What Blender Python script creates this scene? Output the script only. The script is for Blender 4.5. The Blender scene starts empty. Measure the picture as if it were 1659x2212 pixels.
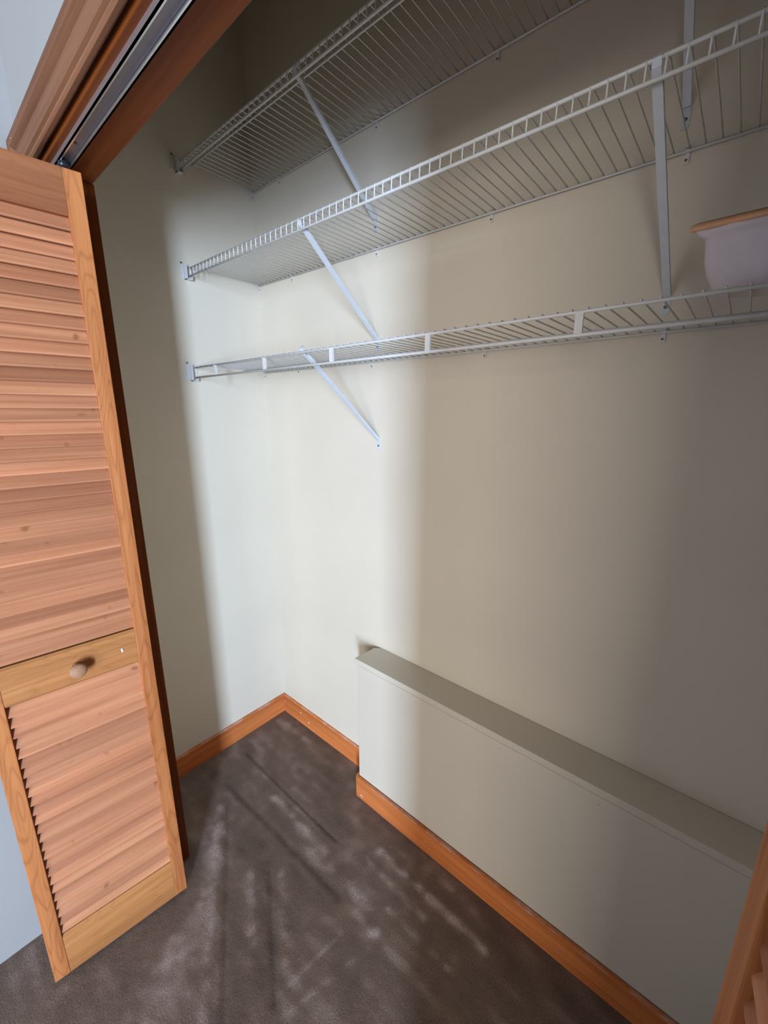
import bpy, bmesh, math, random
import numpy as np
from mathutils import Vector, Matrix
random.seed(7)
C = bpy.context.scene.collection
SC = bpy.context.scene

# ------------------------------------------------------------ camera
cam = bpy.data.cameras.new('camera'); co = bpy.data.objects.new('camera', cam); C.objects.link(co)
R = Matrix(((0.7576225, -0.1539490, 0.6342774), (0.6526927, 0.1777547, -0.7364750), (0.0006337, 0.9719583, 0.2351524)))
co.matrix_world = Matrix.Translation((1.6216, -1.0807, 1.5277)) @ R.to_4x4()
cam.sensor_fit = 'VERTICAL'; cam.sensor_height = 36.0; cam.lens = 36.0 * 887.14 / 2212.0
cam.clip_start = 0.005; SC.camera = co

# ------------------------------------------------------------ world, lights, exposure
w = bpy.data.worlds.new('world'); SC.world = w; w.use_nodes = True
w.node_tree.nodes['Background'].inputs[0].default_value = (0.75, 0.85, 1.0, 1)
w.node_tree.nodes['Background'].inputs[1].default_value = 0.3
SC.view_settings.view_transform = 'Standard'; SC.view_settings.look = 'None'
SC.view_settings.exposure = -0.16; SC.view_settings.gamma = 1.0
SC.view_settings.use_curve_mapping = False

def area(name, loc, target, sx, sy, power, col):
    l = bpy.data.lights.new(name, 'AREA'); l.shape = 'RECTANGLE'; l.size = sx; l.size_y = sy
    l.energy = power; l.color = col
    o = bpy.data.objects.new(name, l); C.objects.link(o); o.location = loc
    d = Vector(target) - Vector(loc); o.rotation_euler = d.to_track_quat('-Z', 'Y').to_euler()
    return o
# daylight entering by the bedroom window; the second, unseen window is added as fill
area('window_daylight', (4.49, -4.20, 1.22), (3.49, -4.20, 1.22), 0.66, 2.30, 730, (0.58, 0.75, 1.0))
area('window_daylight', (3.40, -5.39, 1.40), (3.40, -4.39, 1.40), 2.00, 1.50, 150, (1.0, 0.95, 0.88))  # added fill, placed so its light fades towards the right

# ------------------------------------------------------------ materials
def new_mat(name, rough=0.5, spec=0.4):
    m = bpy.data.materials.new(name); m.use_nodes = True
    nt = m.node_tree; b = nt.nodes['Principled BSDF']
    b.inputs['Roughness'].default_value = rough
    b.inputs['Specular IOR Level'].default_value = spec
    return m, nt, b
def N(nt, t, **kw):
    n = nt.nodes.new(t)
    for k, v in kw.items():
        if k in n.inputs: n.inputs[k].default_value = v
        else: setattr(n, k, v)
    return n
def L(nt, a, b): nt.links.new(a, b)
def ramp(nt, stops):
    r = nt.nodes.new('ShaderNodeValToRGB'); e = r.color_ramp.elements
    while len(e) < len(stops): e.new(0.5)
    for el, (p, c) in zip(e, stops):
        el.position = p; el.color = (*c, 1) if len(c) == 3 else c
    return r
def mix(nt, fac, a, b, mode='MIX'):
    n = nt.nodes.new('ShaderNodeMix'); n.data_type = 'RGBA'; n.blend_type = mode
    for s, v in ((n.inputs[0], fac), (n.inputs[6], a), (n.inputs[7], b)):
        if hasattr(v, 'is_linked') or hasattr(v, 'links'): nt.links.new(v, s)
        else: s.default_value = v if not isinstance(v, tuple) or len(v) == 4 else (*v, 1)
    return n.outputs[2]
def bump(nt, b, h, strength, dist):
    n = N(nt, 'ShaderNodeBump'); n.inputs['Strength'].default_value = strength
    n.inputs['Distance'].default_value = dist; L(nt, h, n.inputs['Height']); L(nt, n.outputs[0], b.inputs['Normal'])

def paint(name, col, rough=0.65, grain=260, strength=0.12, mottle=0.03):
    m, nt, b = new_mat(name, rough, 0.3)
    tc = N(nt, 'ShaderNodeTexCoord')
    n1 = N(nt, 'ShaderNodeTexNoise', Scale=2.5, Detail=4.0); L(nt, tc.outputs['Object'], n1.inputs['Vector'])
    r = ramp(nt, [(0.3, tuple(c * (1 - mottle) for c in col)), (0.7, tuple(min(1, c * (1 + mottle)) for c in col))])
    L(nt, n1.outputs[0], r.inputs[0]); L(nt, r.outputs[0], b.inputs['Base Color'])
    n2 = N(nt, 'ShaderNodeTexNoise', Scale=grain, Detail=3.0); L(nt, tc.outputs['Object'], n2.inputs['Vector'])
    bump(nt, b, n2.outputs[0], strength, 0.001)
    return m
def wood(name, light, dark, axis, rough=0.42, vary=0.0, cathedral=0.0, scale=1.0, knots=False, smear=False):
    m, nt, b = new_mat(name, rough + .12, 0.18)
    tc = N(nt, 'ShaderNodeTexCoord'); oi = N(nt, 'ShaderNodeObjectInfo')
    mul = N(nt, 'ShaderNodeVectorMath', operation='SCALE'); mul.inputs[0].default_value = (17, 11, 23)
    L(nt, oi.outputs['Random'], mul.inputs['Scale'])
    add = N(nt, 'ShaderNodeVectorMath', operation='ADD'); L(nt, tc.outputs['Object'], add.inputs[0]); L(nt, mul.outputs[0], add.inputs[1])
    mp = N(nt, 'ShaderNodeMapping'); L(nt, add.outputs[0], mp.inputs['Vector'])
    s = [90 * scale] * 3; s['xyz'.index(axis)] = 2.2 * scale; mp.inputs['Scale'].default_value = s
    n1 = N(nt, 'ShaderNodeTexNoise', Scale=1.0, Detail=5.0, Roughness=0.6); L(nt, mp.outputs[0], n1.inputs['Vector'])
    r = ramp(nt, [(0.28, dark), (0.62, light), (0.9, tuple(min(1, c * 1.12) for c in light))])
    L(nt, n1.outputs[0], r.inputs[0]); col = r.outputs[0]
    mp2 = N(nt, 'ShaderNodeMapping'); L(nt, add.outputs[0], mp2.inputs['Vector'])
    s2 = [14.0] * 3; s2['xyz'.index(axis)] = 1.1; mp2.inputs['Scale'].default_value = s2
    n2 = N(nt, 'ShaderNodeTexNoise', Scale=1.0, Detail=2.0); L(nt, mp2.outputs[0], n2.inputs['Vector'])
    r2 = ramp(nt, [(0.35, (0.80, 0.74, 0.70)), (0.65, (1.08, 1.04, 1.0))]); L(nt, n2.outputs[0], r2.inputs[0])
    col = mix(nt, 1.0, col, r2.outputs[0], 'MULTIPLY')
    if cathedral:
        mp3 = N(nt, 'ShaderNodeMapping'); L(nt, add.outputs[0], mp3.inputs['Vector'])
        s3 = [26.0] * 3; s3['xyz'.index(axis)] = 3.4; mp3.inputs['Scale'].default_value = s3
        n3 = N(nt, 'ShaderNodeTexNoise', Scale=1.0, Detail=0.5); L(nt, mp3.outputs[0], n3.inputs['Vector'])
        mm = N(nt, 'ShaderNodeMath', operation='MULTIPLY'); mm.inputs[1].default_value = 11.0; L(nt, n3.outputs[0], mm.inputs[0])
        fr = N(nt, 'ShaderNodeMath', operation='PINGPONG'); fr.inputs[1].default_value = 0.5; L(nt, mm.outputs[0], fr.inputs[0])
        r3 = ramp(nt, [(0.30, (1, 1, 1)), (0.50, (0.62, 0.52, 0.48))]); L(nt, fr.outputs[0], r3.inputs[0])
        col = mix(nt, cathedral, col, r3.outputs[0], 'MULTIPLY')
    if knots:
        v = N(nt, 'ShaderNodeTexNoise', Scale=26.0, Detail=1.0); L(nt, add.outputs[0], v.inputs['Vector'])
        rk = ramp(nt, [(0.72, (1, 1, 1)), (0.80, (0.55, 0.45, 0.42))]); L(nt, v.outputs[0], rk.inputs[0])
        col = mix(nt, 0.8, col, rk.outputs[0], 'MULTIPLY')
    if vary:
        rv = ramp(nt, [(0.0, (1 - vary, 1 - vary * 1.35, 1 - vary * 1.4)), (0.5, (1, 1, 1)), (0.8, (1.07, 1.0, 0.98)), (1.0, (1 + vary * .5, 1 + vary * .55, 1 + vary * .5))])
        L(nt, oi.outputs['Random'], rv.inputs[0])
        col = mix(nt, 1.0, col, rv.outputs[0], 'MULTIPLY')
    if smear:   # paint smeared along the top edge, a few drops
        sx = N(nt, 'ShaderNodeSeparateXYZ'); L(nt, tc.outputs['Object'], sx.inputs[0])
        mr = N(nt, 'ShaderNodeMapRange'); mr.inputs[1].default_value = 0.060; mr.inputs[2].default_value = 0.096
        L(nt, sx.outputs[2], mr.inputs[0])
        n5 = N(nt, 'ShaderNodeTexNoise', Scale=9.0, Detail=8.0, Roughness=0.75); L(nt, tc.outputs['Object'], n5.inputs['Vector'])
        mu = N(nt, 'ShaderNodeMath', operation='MULTIPLY'); L(nt, mr.outputs[0], mu.inputs[0]); L(nt, n5.outputs[0], mu.inputs[1])
        rs = ramp(nt, [(0.46, (0, 0, 0)), (0.66, (0.6, 0.6, 0.6))]); L(nt, mu.outputs[0], rs.inputs[0])
        col = mix(nt, rs.outputs[0], col, (0.62, 0.56, 0.52, 1))
    L(nt, col, b.inputs['Base Color'])
    bump(nt, b, n1.outputs[0], 0.25, 0.0006)
    return m
def plain(name, col, rough=0.4, metal=0.0, spec=0.5, grain=0):
    m, nt, b = new_mat(name, rough, spec); b.inputs['Metallic'].default_value = metal
    tc = N(nt, 'ShaderNodeTexCoord'); n = N(nt, 'ShaderNodeTexNoise', Scale=40.0, Detail=2.0)
    L(nt, tc.outputs['Object'], n.inputs['Vector'])
    r = ramp(nt, [(0.3, tuple(c * .94 for c in col)), (0.7, col)]); L(nt, n.outputs[0], r.inputs[0])
    L(nt, r.outputs[0], b.inputs['Base Color'])
    if grain: bump(nt, b, n.outputs[0], 0.3, grain)
    return m

M = {}
M['wall'] = paint('closet_wall_paint', (0.67, 0.605, 0.50))
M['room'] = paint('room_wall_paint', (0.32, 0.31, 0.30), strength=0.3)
M['far'] = paint('low_bounce_paint', (0.16, 0.12, 0.08))  # dark tone set to cut bounce light from unseen walls and ceilings
M['ledge'] = paint('ledge_paint', (0.62, 0.565, 0.47), rough=0.45, grain=90, strength=0.06)
M['ceil'] = paint('ceiling_paint', (0.75, 0.74, 0.70))
O1, O2 = (0.21, 0.056, 0.010), (0.14, 0.034, 0.006)
M['trim_x'] = wood('stained_trim_x', O1, O2, 'x')
M['trim_z'] = wood('stained_trim_z', O1, O2, 'z')
M['base_x'] = wood('baseboard_stain_x', (0.66, 0.225, 0.070), (0.51, 0.155, 0.042), 'x', smear=True)
M['base_y'] = wood('baseboard_stain_y', (0.66, 0.225, 0.070), (0.51, 0.155, 0.042), 'y', smear=True)
M['casing'] = wood('casing_stain', (0.235, 0.112, 0.060), (0.160, 0.068, 0.035), 'x')
M['casing_z'] = wood('casing_stain_z', (0.235, 0.112, 0.060), (0.160, 0.068, 0.035), 'z')
M['stile'] = wood('door_stile_wood', (0.50, 0.200, 0.072), (0.38, 0.130, 0.042), 'z', cathedral=0.5)
M['rail'] = wood('door_rail_wood', (0.45, 0.208, 0.075), (0.37, 0.148, 0.050), 'y', cathedral=0.25)
M['rail_top'] = wood('door_top_rail_wood', (0.36, 0.150, 0.068), (0.28, 0.103, 0.045), 'y', cathedral=0.2)
M['slat'] = wood('door_slat_wood', (0.54, 0.255, 0.135), (0.41, 0.170, 0.086), 'y', vary=0.20, knots=True)
M['knob'] = wood('knob_wood', (0.46, 0.27, 0.17), (0.36, 0.19, 0.115), 'x')
M['wire'] = plain('white_vinyl_wire', (0.66, 0.67, 0.67), 0.35)
M['steel'] = plain('white_steel', (0.58, 0.62, 0.67), 0.35)
M['plastic'] = plain('white_plastic', (0.66, 0.65, 0.63), 0.4)
M['screw'] = plain('dark_screw', (0.16, 0.17, 0.17), 0.4, 0.7)
M['alu'] = plain('aluminium', (0.80, 0.80, 0.80), 0.32, 0.9)
M['alu_in'] = plain('track_inside', (0.30, 0.30, 0.34), 0.5, 0.6)
M['black'] = plain('black_nylon', (0.02, 0.02, 0.025), 0.3)
M['glass_frame'] = plain('window_frame_white', (0.8, 0.8, 0.78), 0.4)
M['cloth'] = plain('pale_plastic_wrap', (0.58, 0.52, 0.55), 0.45, grain=0.004)
M['rimtan'] = plain('tub_rim', (0.62, 0.33, 0.17), 0.5, grain=0.003)
M['hole'] = plain('nail_hole', (0.25, 0.24, 0.2), 0.8)

# carpet: pile colour with vacuum and foot marks and a painted lit strip stored as an attribute
m, nt, b = new_mat('brown_carpet', 0.95, 0.1); M['carpet'] = m
b.inputs['Sheen Weight'].default_value = 0.5; b.inputs['Sheen Roughness'].default_value = 0.5
b.inputs['Sheen Tint'].default_value = (0.75, 0.7, 0.75, 1)
tc = N(nt, 'ShaderNodeTexCoord'); at = N(nt, 'ShaderNodeAttribute', attribute_name='pile')
n1 = N(nt, 'ShaderNodeTexNoise', Scale=650.0, Detail=2.0); L(nt, tc.outputs['Object'], n1.inputs['Vector'])
n2 = N(nt, 'ShaderNodeTexNoise', Scale=240.0, Detail=3.0, Roughness=0.8); L(nt, tc.outputs['Object'], n2.inputs['Vector'])
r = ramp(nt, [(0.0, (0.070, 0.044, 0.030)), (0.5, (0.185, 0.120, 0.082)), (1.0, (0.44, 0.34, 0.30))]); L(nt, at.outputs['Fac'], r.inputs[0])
rn = ramp(nt, [(0.32, (0.50, 0.50, 0.50)), (0.68, (1.5, 1.5, 1.5))]); L(nt, n2.outputs[0], rn.inputs[0])
c1 = mix(nt, 1.0, r.outputs[0], rn.outputs[0], 'MULTIPLY')
L(nt, c1, b.inputs['Base Color'])
ad = N(nt, 'ShaderNodeMath', operation='ADD'); L(nt, n1.outputs[0], ad.inputs[0]); L(nt, n2.outputs[0], ad.inputs[1])
bump(nt, b, ad.outputs[0], 0.9, 0.004)

# ------------------------------------------------------------ mesh helpers
class MB:
    def __init__(s): s.v = []; s.f = []; s.smooth = []
    def add(s, vs, fs, sm=False):
        o = len(s.v); s.v += [tuple(p) for p in vs]; s.f += [tuple(i + o for i in f) for f in fs]; s.smooth += [sm] * len(fs); return s
    def box(s, a, b):
        x0, y0, z0 = a; x1, y1, z1 = b
        x0, x1 = sorted((x0, x1)); y0, y1 = sorted((y0, y1)); z0, z1 = sorted((z0, z1))
        vs = [(x0, y0, z0), (x1, y0, z0), (x1, y1, z0), (x0, y1, z0), (x0, y0, z1), (x1, y0, z1), (x1, y1, z1), (x0, y1, z1)]
        return s.add(vs, [(0, 3, 2, 1), (4, 5, 6, 7), (0, 1, 5, 4), (1, 2, 6, 5), (2, 3, 7, 6), (3, 0, 4, 7)])
    def tube(s, pts, r, n=6):
        pts = [Vector(p) for p in pts]; rings = []
        ref = Vector((0.31, 0.17, 0.93)); vs = []; fs = []
        for i, p in enumerate(pts):
            d = (pts[min(i + 1, len(pts) - 1)] - pts[max(i - 1, 0)]).normalized()
            u = d.cross(ref).normalized(); v = d.cross(u).normalized()
            for k in range(n):
                a = 2 * math.pi * k / n; vs.append(p + (u * math.cos(a) + v * math.sin(a)) * r)
        for i in range(len(pts) - 1):
            for k in range(n):
                a = i * n + k; b_ = i * n + (k + 1) % n; fs.append((a, b_, b_ + n, a + n))
        s.add(vs, fs, True)
        s.f.append(tuple(range(len(s.v) - len(vs), len(s.v) - len(vs) + n))[::-1]); s.smooth.append(False)
        s.f.append(tuple(range(len(s.v) - n, len(s.v)))); s.smooth.append(False)
        return s
    def prism(s, poly, d, org=(0, 0, 0), ex=(1, 0, 0), ey=(0, 0, 1)):
        """closed polygon poly in the (ex, ey) plane pushed along vector d"""
        o = Vector(org); ex = Vector(ex); ey = Vector(ey); d = Vector(d); n = len(poly)
        vs = [o + ex * a + ey * b_ for a, b_ in poly]; vs += [p + d for p in vs]
        fs = [(i, (i + 1) % n, (i + 1) % n + n, i + n) for i in range(n)] + [tuple(range(n))[::-1], tuple(range(n, 2 * n))]
        return s.add(vs, fs)
    def lathe(s, prof, org=(0, 0, 0), axis='z', n=24, sm=True, fn=None):
        o = Vector(org); vs = []; fs = []
        for r_, h in prof:
            for k in range(n):
                a = 2 * math.pi * k / n; rr = r_ * (fn(a, h) if fn else 1)
                p = (rr * math.cos(a), rr * math.sin(a), h)
                if axis == 'x': p = (p[2], p[0], p[1])
                if axis == 'y': p = (p[0], p[2], p[1])
                vs.append(o + Vector(p))
        for i in range(len(prof) - 1):
            for k in range(n):
                a = i * n + k; b_ = i * n + (k + 1) % n; fs.append((a, b_, b_ + n, a + n))
        s.add(vs, fs, sm)
        for base in (len(s.v) - len(vs), len(s.v) - n):
            s.f.append(tuple(range(base, base + n))); s.smooth.append(False)
        return s
    def mesh(s, name, mat, bevel=0):
        me = bpy.data.meshes.new(name); me.from_pydata([tuple(p) for p in s.v], [], s.f)
        me.polygons.foreach_set('use_smooth', s.smooth); me.materials.append(mat)
        bm = bmesh.new(); bm.from_mesh(me)
        if bevel:
            es = [e for e in bm.edges if len(e.link_faces) == 2 and e.calc_face_angle(0) > 0.6]
            bmesh.ops.bevel(bm, geom=es, offset=bevel, segments=2, affect='EDGES', profile=0.6)
        bmesh.ops.recalc_face_normals(bm, faces=bm.faces); bm.to_mesh(me); bm.free()
        me.update(); return me
def put(name, me, parent=None, loc=None):
    o = bpy.data.objects.new(name, me); C.objects.link(o)
    if parent: o.parent = parent
    if loc: o.location = loc
    return o
def obj(name, mb, mat, parent=None, bevel=0, **props):
    o = put(name, mb.mesh(name, mat, bevel), parent)
    for k, v in props.items(): o[k] = v
    return o
def struct(name, mb, mat, parent=None, bevel=0, label=None):
    o = obj(name, mb, mat, parent, bevel)
    if not parent: o['kind'] = 'structure'
    if label: o['label'] = label
    return o
def thing(name, label, cat, loc=(0, 0, 0), group=None, rot=None):
    o = bpy.data.objects.new(name, None); C.objects.link(o); o.location = loc; o.empty_display_size = 0.05
    if rot: o.rotation_euler = rot
    o['label'] = label; o['category'] = cat
    if group: o['group'] = group
    return o

# ------------------------------------------------------------ room shell
XL, XR, H, HR = 0.0, 2.12, 2.95, 2.62
YF0, YF1 = -0.785, -0.690           # the wall between closet and bedroom
JX0, JX1, HZ = 0.370, 1.746, 2.050  # clear opening
RX, RY = 4.50, -5.40

# floor: a fine grid in view so the pile marks have relief
def floor():
    rng = np.random.default_rng(3)
    xs = np.concatenate([np.arange(0, 1.90, 0.007), np.linspace(1.9, RX, 12)])
    ys = np.concatenate([np.linspace(RY, -1.75, 14)[:-1], np.arange(-1.75, 0.0001, 0.007), [0.0]])
    X, Y = np.meshgrid(xs, ys); nx, ny = len(xs), len(ys)
    def smooth_noise(sx, sy, ang, seed):
        r = np.random.default_rng(seed); g = r.random((64, 64)); ca, sa = math.cos(ang), math.sin(ang)
        u = (X * ca + Y * sa) / sx + 100; v = (-X * sa + Y * ca) / sy + 100
        iu, iv = np.floor(u).astype(int), np.floor(v).astype(int); fu, fv = u - iu, v - iv
        fu = fu * fu * (3 - 2 * fu); fv = fv * fv * (3 - 2 * fv); G = lambda a, b_: g[a % 64, b_ % 64]
        return (G(iu, iv) * (1 - fu) + G(iu + 1, iv) * fu) * (1 - fv) + (G(iu, iv + 1) * (1 - fu) + G(iu + 1, iv + 1) * fu) * fv
    p = 0.43 + 0.30 * (smooth_noise(.10, .022, 0, 1) - .5) + 0.26 * (smooth_noise(.22, .05, -.53, 2) - .5) + 0.22 * (smooth_noise(.03, .03, .3, 3) - .5)
    zz = np.zeros_like(X)
    def seg(a, b_, wd, amt, dz=0.0, ragged=0.5, seed=5):
        nonlocal p, zz
        a = np.array(a); b_ = np.array(b_); d = b_ - a; l2 = d @ d
        t = np.clip(((X - a[0]) * d[0] + (Y - a[1]) * d[1]) / l2, 0, 1)
        D = np.hypot(X - a[0] - t * d[0], Y - a[1] - t * d[1])
        k = np.exp(-(D / wd) ** 2) * (1 - ragged + ragged * 2 * smooth_noise(.05, .03, 0.4, seed) * smooth_noise(.02, .02, 0, seed + 9) * 1.6)
        p += amt * k; zz += dz * np.exp(-(D / wd) ** 2)
    seg((.121, -.298), (.72, -.300), .005, -.34, -.003, .1)
    seg((.121, -.312), (.66, -.314), .005, .16, .0, .2)
    seg((.185, -.437), (.86, -.415), .011, -.24, -.003, .2)
    seg((.40, -.345), (.72, -.352), .016, .34, .001, .6)
    seg((.62, -.385), (.95, -.372), .017, .22, .001, .8, 8)
    seg((.865, -.222), (1.28, -.232), .013, .42, .001, .7, 11)
    seg((.84, -.270), (1.10, -.285), .010, .30, .0, .8, 12)
    seg((.955, -.15), (1.22, -.165), .012, .16, .0, .8, 13)
    seg((1.0, -.34), (1.55, -.335), .010, .26, .0, .8, 14)
    seg((.93, -.40), (1.25, -.42), .020, .16, .0, .9, 15)
    seg((.287, -.487), (.84, -.809), .008, -.26, -.002, .2)
    seg((.27, -.515), (.80, -.838), .014, .26, .001, .7, 17)
    seg((.62, -.52), (.91, -.70), .006, -.22, -.002, .2)
    seg((.55, -.545), (.78, -.685), .016, .24, .001, .8, 18)
    seg((.66, -.50), (.88, -.64), .016, .24, .001, .8, 19)
    seg((.903, -.684), (.934, -.48), .006, .24, .0, .5, 20)
    seg((.95, -.69), (1.02, -.45), .008, .12, .0, .6, 21)
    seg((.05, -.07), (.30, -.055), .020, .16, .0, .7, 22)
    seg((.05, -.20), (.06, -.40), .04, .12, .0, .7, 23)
    seg((.30, -.505), (.60, -.78), .050, .26, .0, .6, 24)  # lit strip beside the door, painted into the pile colour
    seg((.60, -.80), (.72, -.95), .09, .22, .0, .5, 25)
    seg((1.0, -.42), (1.012, -.408), .010, .5, .001, .1)
    zz += 0.0012 * (rng.random(X.shape) - .5)
    zz[:, xs > 1.9] = 0; zz[ys < -1.75, :] = 0
    p = np.clip(p, 0, 1)
    co_ = np.stack([X, Y, zz], -1).reshape(-1, 3)
    idx = np.arange(nx * ny).reshape(ny, nx)
    f = np.stack([idx[:-1, :-1], idx[:-1, 1:], idx[1:, 1:], idx[1:, :-1]], -1).reshape(-1, 4)
    me = bpy.data.meshes.new('floor'); me.vertices.add(len(co_)); me.vertices.foreach_set('co', co_.ravel())
    me.loops.add(f.size); me.loops.foreach_set('vertex_index', f.ravel().astype(np.int32))
    me.polygons.add(len(f)); me.polygons.foreach_set('loop_start', np.arange(0, f.size, 4, dtype=np.int32))
    me.update(calc_edges=True); me.polygons.foreach_set('use_smooth', np.ones(len(f), bool))
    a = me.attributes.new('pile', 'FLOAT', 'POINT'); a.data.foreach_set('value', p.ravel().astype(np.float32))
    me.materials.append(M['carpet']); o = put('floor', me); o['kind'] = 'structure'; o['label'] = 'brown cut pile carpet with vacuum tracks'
floor()
struct('wall_left', MB().box((-.1, -.79, -.05), (0, .1, H)), M['wall'], label='closet end wall, off-white paint')
struct('wall_back', MB().box((0, 0, -.05), (XR + .1, .1, H)), M['wall'], label='closet back wall, off-white paint')
struct('wall_right', MB().box((XR, YF1, -.05), (XR + .1, 0, H)), M['wall'])
struct('ceiling', MB().box((0, YF1, H), (XR, 0, H + .05)), M['far'])  # unseen closet ceiling, darkened to keep the upper closet dim
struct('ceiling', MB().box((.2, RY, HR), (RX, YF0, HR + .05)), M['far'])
mb = MB()
mb.box((0, YF0 + .004, -.05), (JX0 - .02, YF1, H)); mb.box((JX1 + .02, YF0 + .004, -.05), (XR + .1, YF1, H)); mb.box((JX0 - .02, YF0 + .004, HZ + .02), (JX1 + .02, YF1, H))
struct('wall_front', mb, M['wall'])
mb = MB()   # bedroom face of that wall
mb.box((.0, YF0, -.05), (JX0 - .02, YF0 + .004, H)); mb.box((JX1 + .02, YF0, -.05), (RX, YF0 + .004, H)); mb.box((JX0 - .02, YF0, HZ + .02), (JX1 + .02, YF0 + .004, H))
struct('wall_bedroom', mb, M['room'], label='bedroom face of the closet wall, cool white paint')
struct('wall_side', MB().box((.15, RY, -.05), (.25, YF0, H)), M['room'], label='white bedroom wall meeting the closet wall left of the door')
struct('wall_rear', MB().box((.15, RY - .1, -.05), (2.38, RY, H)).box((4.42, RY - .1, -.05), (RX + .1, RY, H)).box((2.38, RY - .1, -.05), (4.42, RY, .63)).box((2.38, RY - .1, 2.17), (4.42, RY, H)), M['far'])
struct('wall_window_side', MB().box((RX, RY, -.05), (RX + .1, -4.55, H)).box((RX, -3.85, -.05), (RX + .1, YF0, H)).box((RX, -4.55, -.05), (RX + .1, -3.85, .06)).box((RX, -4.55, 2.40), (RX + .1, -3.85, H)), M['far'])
def window(n, o, ux, wd, z0, z1):
    e = bpy.data.objects.new('window_%d' % n, None); C.objects.link(e); e.location = o; e['kind'] = 'structure'
    if not ux: e.rotation_euler = (0, 0, math.pi / 2)
    mb = MB()
    mb.box((0, -.02, z0), (.04, .02, z1)).box((wd - .04, -.02, z0), (wd, .02, z1)).box((0, -.02, z0), (wd, .02, z0 + .04)).box((0, -.02, z1 - .04), (wd, .02, z1)).box((.04, -.012, (z0 + z1) / 2 - .015), (wd - .04, .012, (z0 + z1) / 2 + .015))
    obj('window_frame', mb, M['glass_frame'], e)
window(1, (RX + .07, -4.55, 0), False, .70, .06, 2.40)
window(2, (2.38, RY - .06, 0), True, 2.04, .63, 2.17)  # unseen window added for the fill light

# jambs, header, casing
struct('trim_1', MB().box((JX0 - .02, -.775, HZ), (JX1 + .02, -.679, HZ + .02)), M['trim_x'], bevel=.002, label='stained head jamb over the opening')
struct('trim_2', MB().box((JX0 - .02, -.783, 0), (JX0, -.676, HZ)), M['trim_z'], bevel=.002, label='stained left jamb behind the folded door')
struct('trim_3', MB().box((JX1, -.783, 0), (JX1 + .02, -.676, HZ)), M['trim_z'], bevel=.002, label='stained right jamb')
prof = [(0, 0), (0, .006), (.003, .0095), (.006, .0095), (.008, .0060), (.012, .0060), (.015, .0115), (.019, .0125), (.021, .0100), (.043, .0125), (.047, .0085), (.051, .0150), (.055, .0195), (.061, .0210), (.070, .0205), (.074, .0160), (.074, 0)]
cx0, cx1, cz = JX0 - .046, JX1 + .005, HZ + .005
def mitred(pa, pb, out, fa, fb):
    """casing profile run from pa to pb; out = direction of widening; fa, fb = mitre shift per width unit"""
    a, b_, out, d = Vector(pa), Vector(pb), Vector(out), (Vector(pb) - Vector(pa)).normalized(); n = len(prof); vs = []
    for P, f in ((a, fa), (b_, fb)):
        for w_, t in prof: vs.append(P + out * w_ + Vector((0, -t, 0)) + d * (f * w_))
    mb = MB(); mb.add(vs, [(i, (i + 1) % n, (i + 1) % n + n, i + n) for i in range(n)] + [tuple(range(n))[::-1], tuple(range(n, 2 * n))]); return mb
struct('trim_4', mitred((cx0, YF0, cz), (cx1, YF0, cz), (0, 0, 1), -1, 1), M['casing'], label='moulded casing across the top of the opening')
struct('trim_5', mitred((cx0, YF0, 0), (cx0, YF0, cz), (-1, 0, 0), 0, 1), M['casing_z'], label='moulded casing left of the opening')
struct('trim_6', mitred((cx1, YF0, 0), (cx1, YF0, cz), (1, 0, 0), 0, 1), M['casing_z'], label='moulded casing right of the opening')
# paint smudge on the head casing
obj('paint_smudge', MB().lathe([(0.001, 0), (.0045, -.0004), (.001, -.0007)], (.300, YF0 - .0200, HZ + .066), 'y', 10), M['plastic'], bpy.data.objects['trim_4'])

# bifold track with its two lipped flanges
t = thing('door_track', 'bright aluminium door track under the stained head jamb', 'track', (.40, -.750, HZ))
x0, x1 = 0.0, 1.33
obj('track_channel', MB().box((x0, -.011, -.0035), (x1, .011, 0)), M['alu_in'], t)
for s_ in (-1, 1):
    f = MB().box((x0, s_ * .0145, -.011), (x1, s_ * .0115, 0)).box((x0, s_ * .0145, -.011), (x1, s_ * .0092, -.0096))
    obj('track_flange', f, M['alu'], t)
for xx in (.13, .75): obj('screw', MB().lathe([(.0035, -.0035), (.003, -.0055), (.001, -.006)], (xx, 0, 0), 'z', 8), M['screw'], t)

# baseboards (flat board, softened top edge)
def bb(h, t_): return [(0, 0), (t_, 0), (t_, h - .006), (t_ - .005, h), (0, h)]
struct('baseboard_left', MB().prism(bb(.097, .012), (0, -.675, 0), (0, -.0001, 0), (1, 0, 0), (0, 0, 1)), M['base_y'], label='stained baseboard on the closet end wall')
struct('baseboard_back', MB().prism(bb(.097, .012), (.652, 0, 0), (.006, 0, 0), (0, -1, 0), (0, 0, 1)), M['base_x'], label='stained baseboard between the corner and the boxed ledge')
BX, BY, BZT, BZB = .650, -.1045, .634, .0975
mb = MB().prism([(BX - .001, 0)] and [(BX - .013, -.004), (BX - .013, BY - .004), (BX - .010, BY - .011), (BX - .004, BY - .0155), (XR, BY - .0155), (XR, BY - .003), (BX - .0005, BY - .003), (BX - .0005, -.004)], (0, 0, BZB - .002), (0, 0, 0), (1, 0, 0), (0, 1, 0))
struct('baseboard_ledge', mb, M['base_x'], bevel=.002, label='stained baseboard wrapping the foot of the boxed ledge')
for (px, pz, rr) in ((.672, .020, .0045), (.679, .016, .003), (.99, .050, .0022), (1.005, .03, .0012)):
    obj('paint_drop', MB().lathe([(rr, 0), (rr * .8, -.0006), (.0003, -.0009)], (px, BY - .0155, pz), 'y', 9), M['plastic'], bpy.data.objects['baseboard_ledge'])
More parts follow.
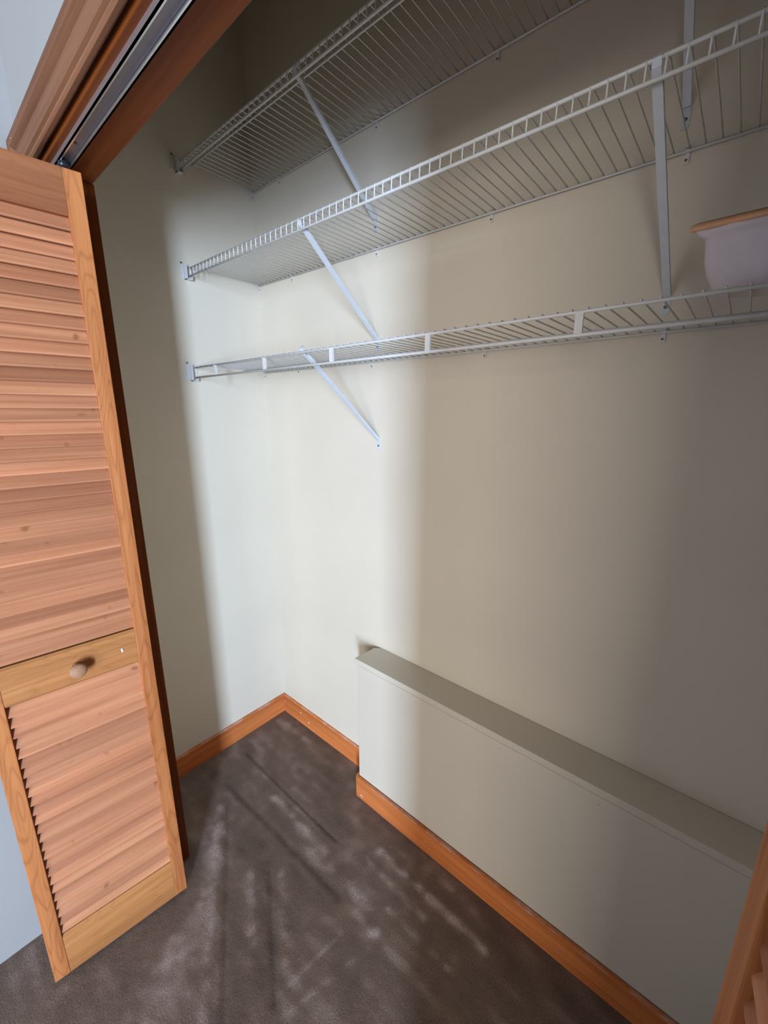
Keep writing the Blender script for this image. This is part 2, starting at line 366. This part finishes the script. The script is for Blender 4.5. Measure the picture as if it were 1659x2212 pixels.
for (px, pz, rr) in ((.022, .062, .0028), (.15, .060, .004), (.21, .035, .005)):
    obj('paint_drop', MB().lathe([(rr, 0), (rr * .8, -.0006), (.0003, -.0009)], (px, -.012, pz), 'y', 9), M['plastic'], bpy.data.objects['baseboard_back'])

# ------------------------------------------------------------ boxed ledge along the back wall
t = thing('boxed_ledge', 'long low painted box ledge along the back wall with a flat top board', 'ledge', (0, 0, 0))
obj('front_panel', MB().box((BX, BY, .06), (XR - .001, BY + .012, BZT - .021)), M['ledge'], t, .001)
obj('end_panel', MB().box((BX, BY + .0121, BZB), (BX + .012, -.001, BZT - .021)), M['ledge'], t)
obj('top_board', MB().prism([(BX - .004, BY - .013), (XR - .001, BY - .013), (XR - .001, -.001), (BX + .030, -.001), (BX + .004, -.018), (BX + .006, -.030)], (0, 0, .021), (0, 0, BZT - .021), (1, 0, 0), (0, 1, 0)), M['ledge'], t, .0015)
obj('cove_strip', MB().prism([(0, 0), (-.009, 0), (-.007, -.004), (0, -.015)], (XR - BX - .03, 0, 0), (BX + .015, BY, BZT - .0215), (0, 1, 0), (0, 0, 1)), M['ledge'], t)
for (px, pz) in ((.668, .118), (1.49, .575)):
    obj('nail_head', MB().lathe([(.0016, 0), (.0013, -.0004)], (px, BY, pz), 'y', 8), M['hole'], t)

# ------------------------------------------------------------ folded louvred doors
TH, Z0, Z1, ST = .028, .012, 2.024, .034
RAILS = ((Z0, .146, 'bottom_rail'), (.862, .962, 'lock_rail'), (1.935, Z1, 'top_rail'))
LW, LT, TA = .0350, .0060, math.radians(30)
PR = [(-LW / 2, -LT * .35), (-LW / 2 + .003, -LT / 2), (LW / 2 - .003, -LT / 2), (LW / 2, -LT * .2), (LW / 2, LT * .2), (LW / 2 - .003, LT / 2), (-LW / 2 + .003, LT / 2), (-LW / 2, LT * .35)]
def folded_door(name, label, A, B, s_, plug):
    """guide edge A, hinge edge B (plan points of the shown face); s_ = +1 shows its face towards +x, -1 towards -x"""
    t = bpy.data.objects.new(name, None); C.objects.link(t); t['kind'] = 'structure'; t['label'] = label
    A = Vector((*A, 0)); B = Vector((*B, 0)); W = (A - B).length
    t.location = B; t.rotation_euler = (0, 0, -math.atan2(A.x - B.x, A.y - B.y))
    for y0 in (0, W - ST): obj('stile', MB().box((-s_ * TH, y0, Z0), (0, y0 + ST, Z1)), M['stile'], t, .0018)
    for a_, b_, nm in RAILS: obj(nm, MB().prism([(s_ * x_, z_) for x_, z_ in ((-TH + .001, a_), (-.0065 if a_ > .1 else -.0008, a_), (-.0008, a_ + .006), (-.0008, b_ - .006), (-.0065 if b_ < 2 else -.0008, b_), (-TH + .001, b_))], (0, W - 2 * ST - .0006, 0), (0, ST + .0003, 0)), M['rail' if a_ < 1.5 else 'rail_top'], t)
    e1 = Vector((s_ * math.sin(TA), 0, -math.cos(TA))); e2 = Vector((s_ * math.cos(TA), 0, math.sin(TA)))
    me = MB().prism(PR, (0, W - 2 * ST + .003, 0), (0, 0, 0), e1, e2).mesh('slat', M['slat'])   # leans like a shingle, lower edge to the front
    for z0, z1 in ((.146, .862), (.962, 1.935)):
        n = round((z1 - z0) / .0283); p_ = (z1 - z0 - .005) / n
        for i in range(n): put('slat', me, t, (s_ * (-.0140 + random.uniform(-.0004, .0004)), ST - .0015, z0 + .0060 + (i + .5) * p_))
    k = MB().lathe([(.0095, 0), (.0085, .004 * s_), (.0065, .009 * s_), (.0075, .013 * s_), (.0135, .018 * s_), (.0175, .024 * s_), (.0185, .029 * s_), (.0165, .034 * s_), (.011, .0375 * s_), (.004, .0390 * s_), (.0005, .0392 * s_)], (0, 0, 0), 'x', 28)
    obj('knob', k, M['knob'], t).location = (0, .176, .9125)
    if plug:
        o = obj('screw_plug', MB().box((0, -.0022, -.0055), (.0012, .0022, .0055)), M['plastic'], t, .0004); o.location = (0, W - .068, .914); o.rotation_euler = (.12, 0, 0)
    g = MB().lathe([(.003, 0), (.003, .004), (.0085, .005), (.0095, .009), (.0095, .016), (.006, .020), (.001, .021)], (0, 0, 0), 'z', 18)
    obj('guide_wheel', g, M['black'], t).location = (-s_ * (TH / 2 + .001), W - .028, Z1)
    # the leaf behind it, hinged to this one and pivoting at the jamb
    y0, y1 = .002, .322; xo = -TH - .006; r2 = MB()
    for yy in (y0, y1 - ST): r2.box((s_ * (xo - TH), yy, Z0), (s_ * xo, yy + ST, Z1))
    for a_, b_, nm in RAILS: r2.box((s_ * (xo - TH + .001), y0 + ST, a_), (s_ * (xo - .001), y1 - ST, b_))
    rl = obj('rear_leaf', r2, M['stile'], t)
    e1.x *= -1; e2.x *= -1
    me = MB().prism(PR, (0, y1 - y0 - 2 * ST, 0), (0, 0, 0), e1, e2).mesh('slat', M['slat'])
    for z0, z1 in ((.146, .862), (.962, 1.935)):
        n = round((z1 - z0) / .0283)
        for i in range(n): put('slat', me, rl, (s_ * (xo - TH / 2), y0 + ST, z0 + (i + .5) * (z1 - z0) / n))
    for hz in (.30, 1.0, 1.75): obj('hinge', MB().tube([(-s_ * (TH + .003), .005, hz - .03), (-s_ * (TH + .003), .005, hz + .03)], .0028, 8), M['alu'], t)
folded_door('door_1', 'folded louvred pine closet door with a round wooden knob, left of the opening', (.467, -.729), (.428, -1.069), 1, True)
folded_door('door_2', 'edge of the other folded louvred door, dark, right of the opening', (1.677, -.722), (1.716, -1.062), -1, False)

# ------------------------------------------------------------ wire shelves
WX0, WX1 = .016, XR - .016
def wire_pts(d, lip):      # a deck wire from the wall over the front rail and down the lip
    return [(0, -.004, .0), (0, -d + .004, .0), (0, -d - .0012, -.0015), (0, -d - .0028, -.006), (0, -d - .0028, -lip)] if lip else [(0, -.004, 0), (0, -d - .0035, .0), (0, -d - .0045, -.0025)]
def end_bracket(t, x, s_, d, lip, face):
    e = MB()
    e.box((x, -d - .014, -lip - .013), (x + s_ * .0025, -d + .012, .006))
    e.box((x, -d - .014, -lip - .013), (x + s_ * .020, -d - .0115, .004)).box((x, -d - .014, -lip - .013), (x + s_ * .020, -d + .007, -lip - .0105)).box((x, -d + .0045, -lip - .013), (x + s_ * .020, -d + .007, -lip + .002))
    e.box((x, -d - .028, -lip - .008), (x + s_ * .0015, -d - .014, .006))
    b_ = obj('end_bracket', e, M['plastic'], t)
    sc = obj('screw', MB().lathe([(.0034, 0), (.003, .0015), (.001, .002)], (x + s_ * .0012, -d - .023, .012), 'x', 10), M['screw'], b_)
def clip(t, x):
    c_ = MB().box((x - .004, -.0035, -.024), (x + .004, -.0005, .004)).box((x - .004, -.010, -.0055), (x + .004, -.0035, -.0025)).box((x - .0035, -.009, .002), (x + .0035, -.0035, .005))
    b_ = obj('wall_clip', c_, M['plastic'], t)
    obj('screw', MB().lathe([(.0026, 0), (.002, -.0012), (.001, -.0016)], (x - .001, -.0035, -.017), 'y', 8), M['screw'], b_)
def shelf(label, z, tilt, d, lip, pitch, phase, clips, inner=(), rod=False, rr=.0034):
    t = thing('wire_shelf', label, 'shelf', (.6, 0, z), 'wire shelves on the closet walls', (0, -tilt, 0))
    X = lambda x: x - .6
    rail = lambda nm, y, zc, r_=rr, a=WX0, b_=WX1: obj(nm, MB().tube([(X(a), y, zc), (X(b_), y, zc)], r_, 8), M['wire'], t)
    rail('front_rail', -d, -.0045); rail('back_rail', -.0075, -.0042, .0026, .012, XR - .012)
    for y in inner: rail('support_rail', y, -.004, .0024)
    rail('lip_rail', -d, -lip, rr if not rod else .0036)
    wm = MB().tube(wire_pts(d, 0 if rod else lip), .0015, 6).mesh('wire', M['wire'])
    k0 = math.ceil((WX0 + .004 - phase) / pitch); x = phase + k0 * pitch
    while x < WX1 - .002:
        put('wire', wm, t, (X(x), 0, 0)); x += pitch
    if rod:
        pm = MB().box((-.0065, -.0026, -lip + .002), (.0065, .0026, -.004)).mesh('rod_support', M['plastic'])
        for i in range(7):
            if .166 + i * .3048 < WX1: put('rod_support', pm, t, (X(.166 + i * .3048), -d - .001, 0))
    end_bracket(t, X(.0003), 1, d, lip, 0); end_bracket(t, X(XR - .0003), -1, d, lip, 0)
    for x in clips: clip(t, X(x))
    return t
s3 = shelf('white wire shelf, topmost of the three, seen in the dark from below', 2.362, -.0134, .2855, .0275, .0248, 1.461, (.010, .186, .664, 1.046, 1.46, 1.86), inner=(-.246,))
s2 = shelf('white wire shelf in the middle with a ladder-like front lip', 2.0285, -.0152, .2913, .0293, .0248, 1.461, (.014, .233, .663, 1.053, 1.458, 1.86))
s1 = shelf('white wire shelf with a hanging rod, lowest of the three, holding the wrapped tub', 1.6958, -.0014, .3074, .0404, .0252, 1.4725, (.017, .640, 1.055, 1.463, 1.87), inner=(-.108,), rod=True)
obj('screw', MB().lathe([(.003, 0), (.002, -.002), (.001, -.0025)], (.242 - .6, -.0002, -.012), 'y', 10), M['screw'], s1)

# diagonal braces: folded steel channel, hook on the front rail, foot plate screwed to the wall
def brace(label, x, yf, zf, zw, xw=None):
    t = thing('shelf_brace', label, 'shelf brace', (x, 0, zw), 'diagonal steel braces under the wire shelves')
    xw = (xw or x) - x
    P0 = Vector((0, yf, zf - zw)); P1 = Vector((xw, -.006, .006)); d = (P1 - P0); u = d.normalized(); sd = Vector((1, 0, 0)); nrm = sd.cross(u).normalized()
    if nrm.z > 0: nrm = -nrm
    hw, dp, th = .0068, .0085, .0014
    poly = [(-hw, 0), (hw, 0), (hw, -dp), (hw - th, -dp), (hw - th, -th), (-hw + th, -th), (-hw + th, -dp), (-hw, -dp)]
    mb = MB().prism(poly, P1 - P0 + Vector((0, 0, 0)), P0, sd, nrm)
    obj('channel', mb, M['steel'], t, .0005)
    h = MB().prism([(-.006, 0), (.006, 0), (.006, .0016), (-.006, .0016)], u * -.014, P0 + nrm * 0, sd, nrm)
    tip = P0 + u * -.014
    h.add([tip + sd * a + Vector((0, b_, c_)) for a in (-.006, .006) for (b_, c_) in ((0, 0), (-.0045, .010), (.002, .017), (.0035, .0165), (-.0028, .0095), (.0016, -.001))],
          [(i, (i + 1) % 6, (i + 1) % 6 + 6, i + 6) for i in range(6)] + [(0, 1, 4, 5), (1, 2, 3, 4), (6, 7, 10, 11), (7, 8, 9, 10)])
    obj('hook', h, M['steel'], t)
    f = MB().prism([(xw - .0065, .012), (xw + .0065, .012), (xw + .0075, 0), (xw + .0075, -.022), (xw + .005, -.028), (xw - .005, -.028), (xw - .0075, -.022), (xw - .0075, 0)], (0, -.0016, 0), (0, -.0004, 0), (1, 0, 0), (0, 0, 1))
    fp = obj('foot_plate', f, M['steel'], t)
    obj('screw', MB().lathe([(.0036, 0), (.003, -.0016), (.001, -.002)], (xw, -.002, -.012), 'y', 12), M['screw'], fp)
    return t
brace('white steel brace under the top wire shelf, left one of two', .652, -.278, 2.330, 2.100, .656)
brace('dark-looking steel brace under the top wire shelf at the right edge', 1.446, -.278, 2.325, 2.080)
brace('white steel brace under the middle wire shelf near the end wall', .654, -.284, 1.998, 1.750, .664)
brace('white steel brace under the middle wire shelf left of the wrapped tub', 1.450, -.284, 1.990, 1.752, 1.459)
brace('white steel brace under the lowest wire shelf, screwed to the bare wall', .648, -.290, 1.684, 1.428, .667)

# ------------------------------------------------------------ wrapped tub on the lowest shelf
t = thing('wrapped_tub', 'round tub wrapped in pale plastic with an orange-brown rim on the lowest wire shelf', 'tub', (1.640, -.232, 1.6985))
fn = lambda a, h: 1 + .022 * math.sin(5 * a + h * 40) + .014 * math.sin(11 * a + 1.3 + h * 60) + .008 * math.sin(23 * a + h * 90)
def squash(mb, zt=.112):   # oval plan, top dipping a little to the front
    mb.v = [(x, y * .58, z + (z / zt) * y * .20) for x, y, z in mb.v]; return mb
prof_ = [(.070, .0), (.082, .004), (.092, .014), (.099, .030), (.104, .050), (.106, .072), (.107, .084), (.115, .088), (.119, .096), (.122, .101), (.116, .102), (.105, .094), (.098, .055), (.085, .014), (.01, .010)]
obj('plastic_wrap', squash(MB().lathe(prof_, (0, 0, 0), 'z', 72, True, fn)), M['cloth'], t)
fn2 = lambda a, h: 1 + .022 * math.sin(5 * a + 4.0) + .010 * math.sin(9 * a)
obj('rim', squash(MB().lathe([(.120, .097), (.1265, .0985), (.1285, .103), (.125, .107), (.118, .109), (.112, .106), (.114, .101), (.120, .097)], (0, 0, 0), 'z', 72, True, fn2)), M['rimtan'], t)
